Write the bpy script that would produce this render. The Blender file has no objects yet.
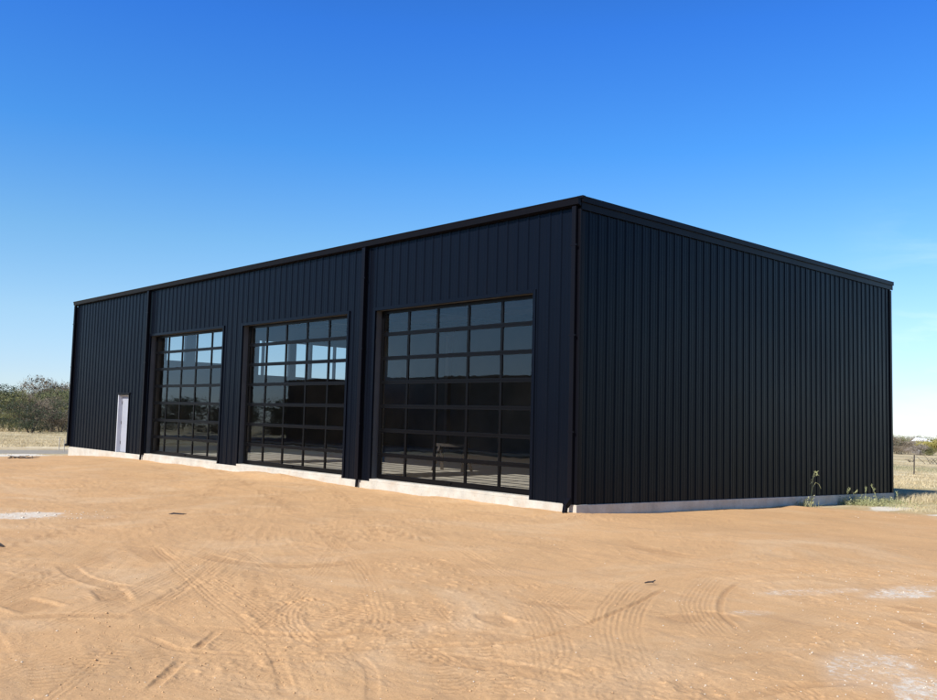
import bpy, math, random
import numpy as np
from mathutils import Vector, Matrix
random.seed(7); rng = np.random.default_rng(7)
S = bpy.context.scene
COL = S.collection
rad = math.radians

# ------------------------------------------------------------------ camera
FPX, PITCH, ROLL, YAW = 882.72, 0.0751, 0.0250, 0.8118
CAM = np.array([11.0976, -13.5144, 1.6648])
Fv = np.array([-math.sin(YAW)*math.cos(PITCH), math.cos(YAW)*math.cos(PITCH), math.sin(PITCH)])
Rv = np.array([math.cos(YAW), math.sin(YAW), 0.0]); Uv = np.cross(Rv, Fv)
CX = math.cos(ROLL)*Rv + math.sin(ROLL)*Uv
CY = -math.sin(ROLL)*Rv + math.cos(ROLL)*Uv
cam = bpy.data.cameras.new('camera'); co = bpy.data.objects.new('camera', cam); COL.objects.link(co)
m = Matrix(((CX[0], CY[0], -Fv[0], CAM[0]), (CX[1], CY[1], -Fv[1], CAM[1]), (CX[2], CY[2], -Fv[2], CAM[2]), (0, 0, 0, 1)))
co.matrix_world = m
cam.sensor_width = 36; cam.sensor_fit = 'HORIZONTAL'; cam.lens = FPX/937*36; cam.clip_end = 6000; cam.clip_start = .05
S.camera = co

def sstep(a, b, x):
    t = np.clip((np.asarray(x, float)-a)/(b-a), 0, 1); return t*t*(3-2*t)
def hbase(x, y):
    """broad lie of the land (metres above the slab edge)"""
    x = np.asarray(x, float); y = np.asarray(y, float)
    r = np.hypot(x-CAM[0], y-CAM[1])
    h = -.18 - .42*np.clip(y/15.6, 0, 1.0)*sstep(-40, 0, x) - .055*sstep(.2, 3, y)*sstep(-30, -1, x)
    h = h - .12*sstep(-20, -28, x)
    a = np.arctan2(y-CAM[1], -(x-CAM[0]))           # 0 = west, pi/2 = north
    k = .0078+.0107*sstep(.45, 1.1, a)
    h = h - k*np.clip(r-32, 0, 1e9)
    h = h - np.where(r > 170, (r-170)*(.0185-k)*.9, 0)
    return h
def ray(u, v):
    d = Fv*FPX + CX*(u-468.5) - CY*(v-350); return d/np.linalg.norm(d)
def gpt(u, v):
    """where the line of sight of photo pixel (u, v) meets the ground"""
    d = ray(u, v); z = -.2
    for _ in range(60):
        t = (z-CAM[2])/d[2]; p = CAM+t*d; z = .5*z+.5*float(hbase(p[0], p[1]))
    return np.array([p[0], p[1], float(hbase(p[0], p[1]))])

# ------------------------------------------------------------------ helpers
def tag(o, label=None, cat=None, group=None, kind=None):
    if label: o['label'] = label
    if cat: o['category'] = cat
    if group: o['group'] = group
    if kind: o['kind'] = kind
    return o
def empty(name, loc=(0, 0, 0), rz=0):
    o = bpy.data.objects.new(name, None); COL.objects.link(o); o.location = loc; o.rotation_euler.z = rz
    o.empty_display_size = .3
    return o
class MB:
    def __init__(s): s.v = []; s.f = []; s.m = []; s.mi = 0
    def add(s, vs, fs):
        b = len(s.v); s.v += [tuple(map(float, q)) for q in vs]
        s.f += [tuple(b+i for i in f) for f in fs]; s.m += [s.mi]*len(fs)
    def box(s, a, b):
        (x0, y0, z0), (x1, y1, z1) = a, b
        s.add([(x0,y0,z0),(x1,y0,z0),(x1,y1,z0),(x0,y1,z0),(x0,y0,z1),(x1,y0,z1),(x1,y1,z1),(x0,y1,z1)],
              [(0,3,2,1),(4,5,6,7),(0,1,5,4),(1,2,6,5),(2,3,7,6),(3,0,4,7)])
    def bar(s, p, q, w, h=None, up=(0, 0, 1)):
        h = h or w; p = Vector(p); q = Vector(q); d = (q-p).normalized(); up = Vector(up)
        if abs(d.dot(up)) > .98: up = Vector((0, 1, 0))
        a = d.cross(up).normalized()*(w/2); b = a.cross(d).normalized()*(h/2)
        vs = [p-a-b, p+a-b, p+a+b, p-a+b, q-a-b, q+a-b, q+a+b, q-a+b]
        s.add(vs, [(0,1,2,3),(7,6,5,4),(0,4,5,1),(1,5,6,2),(2,6,7,3),(3,7,4,0)])
    def tube(s, pts, rs, n=6):
        pts = [Vector(p) for p in pts]; vs = []; fs = []
        for i, p in enumerate(pts):
            d = (pts[min(i+1, len(pts)-1)]-pts[max(i-1, 0)]).normalized()
            a = d.cross(Vector((.13, .97, .2))).normalized(); b = d.cross(a)
            for k in range(n):
                t = 2*math.pi*k/n; vs.append(p+(a*math.cos(t)+b*math.sin(t))*rs[i])
        for i in range(len(pts)-1):
            for k in range(n):
                fs.append((i*n+k, i*n+(k+1) % n, (i+1)*n+(k+1) % n, (i+1)*n+k))
        fs.append(tuple(range(n-1, -1, -1))); fs.append(tuple((len(pts)-1)*n+k for k in range(n)))
        s.add(vs, fs)
    def build(s, name, mat, parent=None, bevel=0):
        me = bpy.data.meshes.new(name); me.from_pydata(s.v, [], s.f)
        mats = mat if isinstance(mat, (list, tuple)) else [mat]
        for q in mats: me.materials.append(q)
        if len(mats) > 1: me.polygons.foreach_set('material_index', s.m)
        me.update()
        o = bpy.data.objects.new(name, me); COL.objects.link(o)
        if parent: o.parent = parent
        if bevel:
            md = o.modifiers.new('bevel', 'BEVEL'); md.width = bevel; md.segments = 2; md.limit_method = 'ANGLE'
        return o

# ------------------------------------------------------------------ materials
def mat(name):
    mt = bpy.data.materials.new(name); mt.use_nodes = True
    nt = mt.node_tree; return mt, nt, nt.nodes['Principled BSDF']
def N(nt, t, **k):
    n = nt.nodes.new(t)
    for a, b in k.items():
        if a in n.inputs: n.inputs[a].default_value = b
        else: setattr(n, a, b)
    return n
def noise(nt, scale, detail=4, rough=.55, vec=None, dist=0):
    n = N(nt, 'ShaderNodeTexNoise'); n.inputs['Scale'].default_value = scale
    n.inputs['Detail'].default_value = detail; n.inputs['Roughness'].default_value = rough; n.inputs['Distortion'].default_value = dist
    if vec: nt.links.new(vec, n.inputs['Vector'])
    return n.outputs['Fac']
def ramp(nt, fac, stops):
    r = N(nt, 'ShaderNodeValToRGB'); e = r.color_ramp.elements
    while len(e) < len(stops): e.new(.5)
    for q, (p, c) in zip(e, stops): q.position = p; q.color = (*c, 1) if len(c) == 3 else c
    nt.links.new(fac, r.inputs[0]); return r.outputs[0]
def mixc(nt, f, a, b, mode='MIX'):
    n = N(nt, 'ShaderNodeMix', data_type='RGBA', blend_type=mode)
    for i, x in ((0, f), (6, a), (7, b)):
        if isinstance(x, (int, float)): n.inputs[i].default_value = x
        elif isinstance(x, tuple): n.inputs[i].default_value = (*x, 1)
        else: nt.links.new(x, n.inputs[i])
    return n.outputs[2]
def maths(nt, op, a, b=0.0, clamp=False):
    n = N(nt, 'ShaderNodeMath', operation=op, use_clamp=clamp)
    for i, x in ((0, a), (1, b)):
        if isinstance(x, (int, float)): n.inputs[i].default_value = x
        else: nt.links.new(x, n.inputs[i])
    return n.outputs[0]
def bump(nt, bs, h, strength, dist):
    b = N(nt, 'ShaderNodeBump'); b.inputs['Strength'].default_value = strength; b.inputs['Distance'].default_value = dist
    nt.links.new(h, b.inputs['Height']); nt.links.new(b.outputs[0], bs.inputs['Normal'])
def geopos(nt): return N(nt, 'ShaderNodeNewGeometry').outputs['Position']
def objpos(nt): return N(nt, 'ShaderNodeTexCoord').outputs['Object']
def simple(name, col, rough=.6, metal=0, spec=.5, var=.15, scale=6, bmp=0):
    mt, nt, bs = mat(name)
    f = noise(nt, scale, 5, vec=objpos(nt))
    lo = tuple(c*(1-var) for c in col); hi = tuple(min(1, c*(1+var)) for c in col)
    nt.links.new(ramp(nt, f, [(.3, lo), (.7, hi)]), bs.inputs['Base Color'])
    bs.inputs['Roughness'].default_value = rough; bs.inputs['Metallic'].default_value = metal
    bs.inputs['Specular IOR Level'].default_value = spec
    if bmp: bump(nt, bs, noise(nt, scale*4, 4, vec=objpos(nt)), .5, bmp)
    return mt

def panel_mat(name, col, rough, spec, dust=.35, tint=(1, 1, 1)):
    mt, nt, bs = mat(name); p = geopos(nt)
    mp = N(nt, 'ShaderNodeMapping'); mp.inputs['Scale'].default_value = (3, 3, .35); nt.links.new(p, mp.inputs[0])
    streak = noise(nt, 2.2, 6, .7, mp.outputs[0]); big = noise(nt, .35, 3, vec=p)
    sx = N(nt, 'ShaderNodeSeparateXYZ'); nt.links.new(p, sx.inputs[0])
    low = maths(nt, 'SUBTRACT', 1.0, maths(nt, 'MULTIPLY', sx.outputs[2], .7), True)   # splashed dust on the lowest metre
    splash = maths(nt, 'MULTIPLY', maths(nt, 'MULTIPLY', low, noise(nt, 5, 6, .7, p)), .25)
    d = maths(nt, 'ADD', maths(nt, 'MULTIPLY', maths(nt, 'SUBTRACT', streak, .5, True), dust), maths(nt, 'MULTIPLY', splash, .09))
    c = mixc(nt, maths(nt, 'MULTIPLY', d, .5, True), col, (.2, .15, .11))
    nt.links.new(c, bs.inputs['Base Color'])
    nt.links.new(maths(nt, 'ADD', rough-.06, maths(nt, 'MULTIPLY', big, .16)), bs.inputs['Roughness'])
    bs.inputs['Specular IOR Level'].default_value = spec; bs.inputs['Specular Tint'].default_value = (*tint, 1)
    bump(nt, bs, noise(nt, 1.1, 2, .4, p), .5, .02)
    return mt
M = {}
M['panel'] = panel_mat('black_panel', (.0030, .0040, .0074), .30, .10, .04, (.50, .76, 1.0))
M['trim'] = panel_mat('black_trim', (.0040, .0042, .0068), .36, .09, .05)
M['frame'] = simple('black_aluminium', (.003, .003, .0035), .34, .0, .14, .1, 3)
M['liner'] = simple('darkened_liner', (.07, .075, .08), .6, .2, .4, .15, 1.5)  # interior gloom put into the colour; a real lining would be paler
M['steel'] = simple('primed_steel', (.11, .10, .10), .5, .0, .5, .15, 3)
M['floor'] = simple('floor_concrete', (.60, .54, .45), .55, 0, .4, .12, .8)
M['white_door'] = simple('grey_white_door', (.33, .345, .385), .5, 0, .4, .05, 2)
M['white_frame'] = simple('white_frame', (.62, .64, .68), .5, 0, .4, .04, 2)
M['wood'] = simple('weathered_wood', (.16, .12, .085), .8, 0, .3, .25, 12)
M['dark_wood'] = simple('dark_wood', (.05, .04, .035), .8, 0, .3, .3, 12)
M['pale_stake'] = simple('pale_stake', (.6, .56, .48), .8, 0, .3, .1, 9)
M['roof_white'] = simple('white_roof', (.8, .8, .8), .5, 0, .4, .04, 1)
M['wire'] = simple('fence_wire', (.18, .16, .15), .5, .6, .5, .1, 9)
M['house_wall'] = simple('house_wall', (.45, .42, .38), .8, 0, .3, .1, 1)

def concrete():
    mt, nt, bs = mat('footing_concrete'); p = geopos(nt)
    a = noise(nt, 2.2, 8, .65, p); b = noise(nt, 26, 6, .7, p)
    c = ramp(nt, a, [(.25, (.38, .35, .29)), (.5, (.50, .47, .395)), (.75, (.60, .57, .49))])
    sx = N(nt, 'ShaderNodeSeparateXYZ'); nt.links.new(p, sx.inputs[0])
    pits = ramp(nt, b, [(.30, (.6, .57, .52)), (.42, (1, 1, 1))])
    c = mixc(nt, 1.0, c, pits, 'MULTIPLY')
    soil = maths(nt, 'MULTIPLY', ramp(nt, noise(nt, 1.7, 6, .7, p), [(.45, (0, 0, 0)), (.65, (1, 1, 1))]), .35)
    c = mixc(nt, soil, c, (.46, .33, .21))
    nt.links.new(c, bs.inputs['Base Color']); bs.inputs['Roughness'].default_value = .85
    bump(nt, bs, maths(nt, 'ADD', b, a), .6, .01)
    return mt
M['concrete'] = concrete()

def glass():
    mt, nt, bs = mat('door_glass'); nt.nodes.remove(bs)
    out = nt.nodes['Material Output']; p = geopos(nt)
    tr = N(nt, 'ShaderNodeBsdfTransparent'); tr.inputs[0].default_value = (.91, .93, .93, 1)
    gl = N(nt, 'ShaderNodeBsdfGlossy'); gl.inputs['Roughness'].default_value = .012; gl.inputs['Color'].default_value = (.74, .87, 1, 1)
    fr = N(nt, 'ShaderNodeFresnel'); fr.inputs[0].default_value = 1.52
    bp = N(nt, 'ShaderNodeBump'); bp.inputs['Strength'].default_value = .35; bp.inputs['Distance'].default_value = .004
    nt.links.new(noise(nt, 1.6, 2, .4, p), bp.inputs['Height']); nt.links.new(bp.outputs[0], gl.inputs['Normal'])
    mx = N(nt, 'ShaderNodeMixShader'); nt.links.new(maths(nt, 'MULTIPLY', fr.outputs[0], 1.15, True), mx.inputs[0])
    df = N(nt, 'ShaderNodeBsdfDiffuse'); df.inputs[0].default_value = (.4, .34, .27, 1)      # a film of site dust
    nt.links.new(tr.outputs[0], mx.inputs[1]); nt.links.new(gl.outputs[0], mx.inputs[2])
    m2 = N(nt, 'ShaderNodeMixShader')
    du = maths(nt, 'MULTIPLY', ramp(nt, noise(nt, .9, 6, .65, p), [(.35, (.25, .25, .25)), (.7, (1, 1, 1))]), .010)
    nt.links.new(du, m2.inputs[0]); nt.links.new(mx.outputs[0], m2.inputs[1]); nt.links.new(df.outputs[0], m2.inputs[2])
    nt.links.new(m2.outputs[0], out.inputs[0])
    return mt
M['glass'] = glass()
def glass2():
    mt = M['glass'].copy(); mt.name = 'dimming_glass'
    for n in mt.node_tree.nodes:
        if n.type == 'BSDF_TRANSPARENT': n.inputs[0].default_value = (.62, .68, .70, 1)
    return mt
M['dimming_glass'] = glass2()  # darker-tinted copy, holds back sky light in the end wall openings

def foliage(name, cols, trans=.25):
    mt, nt, bs = mat(name); p = geopos(nt)
    oi = N(nt, 'ShaderNodeObjectInfo')
    f = maths(nt, 'ADD', maths(nt, 'MULTIPLY', noise(nt, .9, 5, .7, p), .8), maths(nt, 'MULTIPLY', noise(nt, 6, 3, .7, p), .25))
    nt.links.new(ramp(nt, f, [(.35+.3*i/(len(cols)-1), c) for i, c in enumerate(cols)]), bs.inputs['Base Color'])
    bs.inputs['Roughness'].default_value = .75; bs.inputs['Specular IOR Level'].default_value = .2
    return mt
F = {
 'olive': foliage('olive_leaves', [(0.102, 0.105, 0.048), (0.178, 0.178, 0.071), (0.264, 0.246, 0.102)]),
 'brown': foliage('brown_leaves', [(0.125, 0.102, 0.072), (0.200, 0.160, 0.110), (0.290, 0.235, 0.165)]),
 'dark': foliage('dark_green_leaves', [(0.027, 0.037, 0.023), (0.047, 0.063, 0.035), (0.079, 0.095, 0.047)]),
 'green': foliage('green_leaves', [(.085, .100, .045), (.150, .165, .072), (.225, .225, .11)]),
 'yellow': foliage('yellow_leaves', [(0.221, 0.204, 0.060), (0.357, 0.315, 0.093), (0.493, 0.408, 0.136)]),
 'grey': foliage('bare_grey_twigs', [(0.170, 0.145, 0.119), (0.272, 0.230, 0.187), (0.374, 0.323, 0.272)]),
}
M['bark'] = simple('bark', (.10, .08, .065), .9, 0, .2, .3, 4)
M['weed'] = foliage('weed_leaves', [(.20, .22, .10), (.32, .33, .16), (.46, .44, .25)])
M['straw'] = foliage('straw', [(.42, .33, .18), (.55, .45, .27), (.68, .58, .38)])

# ------------------------------------------------------------------ terrain
def hash2(ix, iy, s):
    n = (ix.astype(np.int64)*374761393 + iy.astype(np.int64)*668265263 + s*1442695041) & 0xffffffff
    n = ((n ^ (n >> 13))*1274126177) & 0xffffffff
    return ((n ^ (n >> 16)) & 0xffff)/65535.0
def vnoise(x, y, sc, s=0):
    x = x/sc; y = y/sc; ix = np.floor(x); iy = np.floor(y); fx = x-ix; fy = y-iy
    fx = fx*fx*(3-2*fx); fy = fy*fy*(3-2*fy)
    a = hash2(ix, iy, s); b = hash2(ix+1, iy, s); c = hash2(ix, iy+1, s); d = hash2(ix+1, iy+1, s)
    return (a*(1-fx)+b*fx)*(1-fy)+(c*(1-fx)+d*fx)*fy-.5

TR = []    # (polyline world xy, width, kind, depth)
def track(px, w, kind, depth): TR.append((np.array([gpt(u, v)[:2] for u, v in px]), w*(.8 if kind == 'lines' else 1), kind, depth*(.27 if kind == 'lines' else .55 if kind == 'tread' else .75)))
# long double track running away to the upper left
track([(118, 500), (165, 548), (215, 582), (270, 616), (330, 650), (400, 700)], .30, 'lines', .010)
track([(135, 525), (200, 590), (262, 636), (300, 700)], .26, 'lines', .012)
track([(60, 500), (140, 512), (235, 520), (330, 545), (470, 590), (620, 640)], .30, 'lines', .008)
track([(0, 590), (90, 560), (190, 545), (320, 560)], .3, 'lines', .009)
# fresh tread prints
track([(272, 604), (296, 600), (322, 596)], .16, 'tread', .022)
track([(320, 622), (345, 612), (372, 600)], .5, 'tread', .012)
track([(20, 585), (32, 576), (44, 568)], .4, 'tread', .016)
track([(15, 640), (50, 655), (75, 690)], .5, 'tread', .012)
track([(95, 570), (110, 585), (125, 610)], .3, 'tread', .012)
track([(85, 668), (105, 655), (125, 643)], .34, 'tread', .018)
track([(150, 692), (168, 672), (186, 655)], .09, 'rut', .028)
track([(195, 648), (208, 638), (222, 627)], .08, 'rut', .02)
track([(100, 632), (140, 634), (190, 648), (300, 652), (400, 646), (560, 640)], .10, 'rut', .010)
track([(225, 655), (245, 675), (262, 700)], .26, 'lines', .010)
track([(300, 650), (318, 672), (330, 705)], .26, 'lines', .012)
track([(345, 650), (368, 668), (372, 705)], .1, 'rut', .010)
track([(262, 640), (275, 655), (290, 700)], .12, 'rut', .010)
track([(120, 640), (160, 665), (230, 690)], .5, 'tread', .010)
# right: sweeping turns
track([(548, 606), (566, 590), (590, 576), (620, 566)], .62, 'lines', .016)
track([(612, 655), (606, 622), (616, 598), (640, 578), (700, 562), (780, 556)], .34, 'lines', .018)
track([(648, 690), (630, 655), (624, 622), (634, 600), (652, 585)], .5, 'lines', .018)
track([(720, 640), (700, 615), (698, 595), (712, 578), (740, 566)], .45, 'lines', .014)
track([(742, 634), (722, 610), (724, 592), (742, 578)], .07, 'rut', .007)
track([(590, 712), (586, 690), (600, 678), (625, 672), (645, 674)], .26, 'lines', .020)
track([(612, 712), (608, 694), (622, 684), (640, 684)], .2, 'lines', .018)
track([(462, 646), (520, 640), (580, 626), (640, 600), (668, 585)], .07, 'rut', .012)
track([(470, 560), (530, 545), (600, 535), (720, 530), (850, 530)], .4, 'lines', .007)
track([(500, 590), (520, 560), (560, 545), (640, 540), (760, 545)], .3, 'lines', .007)
track([(680, 700), (780, 650), (860, 620), (940, 600)], .4, 'lines', .012)
track([(700, 660), (800, 615), (940, 575)], .3, 'lines', .009)
track([(430, 700), (520, 660), (640, 655), (800, 690), (860, 720)], .35, 'lines', .011)
track([(380, 520), (440, 540), (520, 600), (560, 700)], .3, 'lines', .006)
for k in range(64):
    u = random.uniform(-60, 980); v = random.uniform(545, 690); a = random.uniform(-.5, .5)+random.choice([0, .9])
    L = random.uniform(20, 110); c = random.uniform(-.4, .4)
    pts = [(u+t*L*math.cos(a+c*t), v+t*L*.35*math.sin(a+c*t)) for t in (-1, -.5, 0, .5, 1)]
    track(pts, random.uniform(.08, .4), random.choice(['lines', 'lines', 'tread', 'rut', 'rut']), random.uniform(.004, .013))

for k in range(12):
    tx = random.choice([-4, -10.5, -17])+random.uniform(-1.5, 1.5); x0, y0 = tx, -1.2
    x1, y1 = random.uniform(-8, 12), random.uniform(-12.5, -6); x2, y2 = x1+random.uniform(-6, 8), y1-random.uniform(1, 7)
    for sgn in (0, 1):
        o_ = sgn*1.62; P_ = []
        for t_ in np.linspace(0, 1, 9):
            bx = (1-t_)**2*x0+2*t_*(1-t_)*x1+t_*t_*x2; by = (1-t_)**2*y0+2*t_*(1-t_)*y1+t_*t_*y2
            dx_ = 2*(1-t_)*(x1-x0)+2*t_*(x2-x1); dy_ = 2*(1-t_)*(y1-y0)+2*t_*(y2-y1); l_ = math.hypot(dx_, dy_)
            P_.append((bx-o_*dy_/l_, by+o_*dx_/l_))
        TR.append((np.array(P_), random.uniform(.18, .28), random.choice(['lines', 'lines', 'tread']), random.uniform(.0018, .0042)))
def poly_dist(X, Y, P):
    best = np.full(X.shape, 1e9); sd = np.zeros(X.shape); al = np.zeros(X.shape); acc = 0
    for a, b in zip(P[:-1], P[1:]):
        d = b-a; L = math.hypot(*d); t = np.clip(((X-a[0])*d[0]+(Y-a[1])*d[1])/(L*L), 0, 1)
        ex = X-a[0]-t*d[0]; ey = Y-a[1]-t*d[1]; q = np.hypot(ex, ey); s = np.sign(d[0]*ey-d[1]*ex)*q
        mk = q < best; best[mk] = q[mk]; sd[mk] = s[mk]; al[mk] = (acc+t*L)[mk]; acc += L
    return best, sd, al, acc
def smooth_poly(P, n=8):
    out = []
    Q = np.vstack([2*P[0]-P[1], P, 2*P[-1]-P[-2]])
    for i in range(1, len(Q)-2):
        p0, p1, p2, p3 = Q[i-1:i+3]
        for t in np.linspace(0, 1, n, endpoint=False):
            out.append(.5*((2*p1)+(-p0+p2)*t+(2*p0-5*p1+4*p2-p3)*t*t+(-p0+3*p1-3*p2+p3)*t**3))
    out.append(Q[-2]); return np.array(out)

az0 = math.atan2(Fv[1], Fv[0])
fine = np.arange(-33.5, 33.5, .08); side = np.arange(34.5, 360-34.0, 2.2)
ang = az0 - np.radians(np.concatenate([fine, side])); NA = len(ang)
rr = [0.6]
while rr[-1] < 4500:
    r = rr[-1]; rr.append(r*(1.09 if r < 2.6 else 1.0027 if r < 13 else 1.0075 if r < 45 else 1.03 if r < 300 else 1.12))
rr = np.array(rr); NR = len(rr)
A, R_ = np.meshgrid(ang, rr)
X = CAM[0]+R_*np.cos(A); Y = CAM[1]+R_*np.sin(A)
H = hbase(X, Y)
# how dirt-like (1) or field-like (0) the ground is
wob = 2.2*vnoise(X, Y, 3.1, 3)+1.0*vnoise(X, Y, .9, 4)
left_edge = X+.55*Y+27.5+wob*.5*0+.3*wob          # dirt to the east of this line
soil = sstep(-1.2, 1.0, left_edge)*1.0
rb = Y-(10.2+wob)                                   # field starts north of this on the right side
soil = soil*(1-sstep(-1.2, 1.2, rb))
soil = np.maximum(soil, 0)
near = soil*(1-sstep(28, 40, R_))
damp = 1/(1+(R_/16)**2)
H += near*(.05*vnoise(X, Y, 2.3, 11)+.014*vnoise(X, Y, .8, 12)) + .06*(1-near)*vnoise(X, Y, 3.5, 13)*sstep(14, 24, R_)
wx, wy = X+.9*vnoise(X, Y, 2.7, 81), Y+.9*vnoise(X, Y, 2.7, 82)
rough_ = .45+1.1*sstep(-.2, .3, vnoise(X, Y, 1.7, 25)+.4*vnoise(X, Y, .6, 26))
H += near*rough_*(.005*vnoise(X, Y, .27, 14)+.0045*vnoise(X, Y, .11, 15)+.0045*vnoise(X, Y, .05, 16)+.0035*vnoise(X, Y, .025, 17))
for an_, sc_ in ((.5, 1), (1.9, 2), (2.6, 3)):            # drag marks of the grading blade, in three directions
    ca, sa = math.cos(an_), math.sin(an_)
    H += near*.0045*vnoise(ca*wx+sa*wy, (-sa*wx+ca*wy)*14, .9, 90+sc_)*sstep(0, .35, vnoise(X, Y, 3.3, 95+sc_)+.15)
cl = vnoise(X, Y, .07, 21)+.6*vnoise(X, Y, .035, 22); patch = sstep(.05, .3, vnoise(X, Y, 1.3, 23)+.35*vnoise(X, Y, .4, 24))
H += near*patch*.024*np.clip(cl-.12, 0, 1)
trk = np.zeros(X.shape)
for P, w, kind, dep in TR:
    P = smooth_poly(P)
    hw = w/2
    mk = (X > P[:, 0].min()-w) & (X < P[:, 0].max()+w) & (Y > P[:, 1].min()-w) & (Y < P[:, 1].max()+w)
    if not mk.any(): continue
    xs = X[mk]; ys = Y[mk]
    d, sd, al, tot = poly_dist(xs+.03*vnoise(xs, ys, .5, 31), ys+.03*vnoise(xs, ys, .5, 32), P)
    ends = sstep(0, min(.5, tot*.25), al)*(1-sstep(tot-min(.5, tot*.25), tot, al))
    body = 1-sstep(hw*.75, hw, d)
    brk = .35+.65*sstep(-.15, .12, vnoise(xs, ys, .9, 33)+.3*vnoise(xs, ys, .25, 34))
    if kind == 'lines':
        n = max(2, round(w/.05)); ph = sd/w*n*2*math.pi
        prof = body*(-.35-.65*np.cos(ph))
        rim = np.exp(-((d-hw)/.03)**2)*.6
    elif kind == 'tread':
        ph = al/.085*2*math.pi+np.where(sd > 0, 1, -1)*sd/w*5
        prof = body*np.where(np.abs(sd) < hw*.9, -.4-.6*np.clip(np.cos(ph)*2, -1, 1), 0); rim = 0
    else:
        prof = -1.2*body; rim = np.exp(-((d-hw*1.15)/(.03))**2)*.7
    H[mk] += (dep*ends*brk*(prof+rim))*near[mk]
    trk[mk] = np.maximum(trk[mk], ends*brk*np.clip(-prof, 0, 1)*(.35 if kind == 'lines' else .9))
# soil banked up against the foot of the slab here and there
bank = np.exp(-((Y+.25)/.5)**2)*((X > -28) & (X < 1))
H += bank*(.10*np.exp(-((X+10.5)/1.6)**2)+.03*vnoise(X, Y, 1.2, 41)+.035*vnoise(X, Y, .5, 43)+.02)
bank2 = np.exp(-((X-.35)/.4)**2)*((Y > 0) & (Y < 16)); H += bank2*(.02*vnoise(X, Y, 1.4, 42)+.05*np.exp(-((Y-8.3)/.5)**2))
# pale limestone chips: patches on the ground
white = np.zeros(X.shape)
def chips(u, v, ru, rv, amt):
    c = gpt(u, v); ex = gpt(u+ru, v)-c; ey = gpt(u, v-rv)-c
    D = np.array([[ex[0], ey[0]], [ex[1], ey[1]]]); Di = np.linalg.inv(D)
    dx = X-c[0]; dy = Y-c[1]; a = Di[0, 0]*dx+Di[0, 1]*dy; b = Di[1, 0]*dx+Di[1, 1]*dy
    q = np.hypot(a, b)+.5*vnoise(X, Y, .5, 51)+.3*vnoise(X, Y, .15, 52)
    np.maximum(white, amt*(1-sstep(.55, 1.1, q)), out=white)
for a in [(28, 516, 52, 4, .75), (95, 518, 34, 2.5, .34), (890, 508, 26, 3.2, 1.0), (938, 515, 18, 1.6, .8), (900, 594, 50, 8, .62), (930, 590, 30, 5, .6),
          (870, 665, 60, 24, .56), (925, 690, 40, 20, .66), (800, 592, 45, 4, .5), (750, 612, 26, 3, .5), (845, 590, 30, 3, .55),
          (18, 455, 30, 1.9, 1.15), (42, 455.3, 14, .8, .8), (62, 455.6, 8, .7, .7), (-30, 455, 30, 1.4, .9), (10, 447.9, 40, .45, .6), (-60, 447.8, 30, .5, .6), (58, 448.1, 14, .5, .6),
          (910, 640, 30, 10, .35), (520, 572, 60, 4, .18), (300, 560, 60, 4, .15), (420, 625, 60, 6, .12)]: chips(*a)
# grey gravel road beyond the left end of the building
cA, cB = gpt(0, 451), gpt(70, 451.2)
nd = (cB-cA)[:2]; nd /= np.linalg.norm(nd); dist_r = np.abs((X-cA[0])*nd[1]-(Y-cA[1])*nd[0])
wid = abs((gpt(0, 449)-gpt(0, 453.4))[:2] @ np.array([nd[1], -nd[0]]))/2
road = (1-sstep(wid*.8, wid*1.15, dist_r+.25*vnoise(X, Y, .8, 61)))*(X < -25)
# field stripes
strp = vnoise(X, Y, 9, 71)+.6*vnoise(X, Y, 3, 72)+.35*vnoise(X, Y, 1, 73)
lush = np.clip(.5+strp*.9, 0, 1)
lush = np.where(Y > 12, np.clip(.25+strp*.5+.75*np.exp(-((Y-54)/7)**2)+.25*np.exp(-((Y-17)/4)**2), 0, 1), lush*.35)

verts = np.empty((NR*NA, 3)); verts[:, 0] = X.ravel(); verts[:, 1] = Y.ravel(); verts[:, 2] = H.ravel()
cz = H[0].mean(); verts = np.vstack([verts, [CAM[0], CAM[1], cz]])
i = np.arange(NR-1)[:, None]; j = np.arange(NA)[None, :]; jn = (j+1) % NA
q = np.stack([i*NA+j+0*i, (i+1)*NA+j, (i+1)*NA+jn, i*NA+jn], -1).reshape(-1, 4)
q = q[:, ::-1] if np.cross(verts[q[0, 1]]-verts[q[0, 0]], verts[q[0, 2]]-verts[q[0, 0]])[2] < 0 else q
cen = np.stack([np.full(NA, NR*NA), np.arange(NA), (np.arange(NA)+1) % NA], -1)
if np.cross(verts[cen[0, 1]]-verts[cen[0, 0]], verts[cen[0, 2]]-verts[cen[0, 0]])[2] < 0: cen = cen[:, ::-1]
me = bpy.data.meshes.new('ground'); nq, ntr = len(q), len(cen)
me.vertices.add(len(verts)); me.vertices.foreach_set('co', verts.ravel())
me.loops.add(nq*4+ntr*3); me.loops.foreach_set('vertex_index', np.concatenate([q.ravel(), cen.ravel()]).astype(np.int32))
me.polygons.add(nq+ntr)
me.polygons.foreach_set('loop_start', np.concatenate([np.arange(nq)*4, nq*4+np.arange(ntr)*3]).astype(np.int32))
me.update(calc_edges=True)
me.polygons.foreach_set('use_smooth', np.ones(nq+ntr, bool))
for nm, arr in (('soil', soil), ('tracks', trk), ('chips', white), ('lush', lush), ('gravel', road)):
    at = me.attributes.new(nm, 'FLOAT', 'POINT'); at.data.foreach_set('value', np.append(arr.ravel(), 1 if nm == 'soil' else 0).astype(np.float32))
ground = bpy.data.objects.new('ground', me); COL.objects.link(ground); tag(ground, kind='structure')

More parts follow.
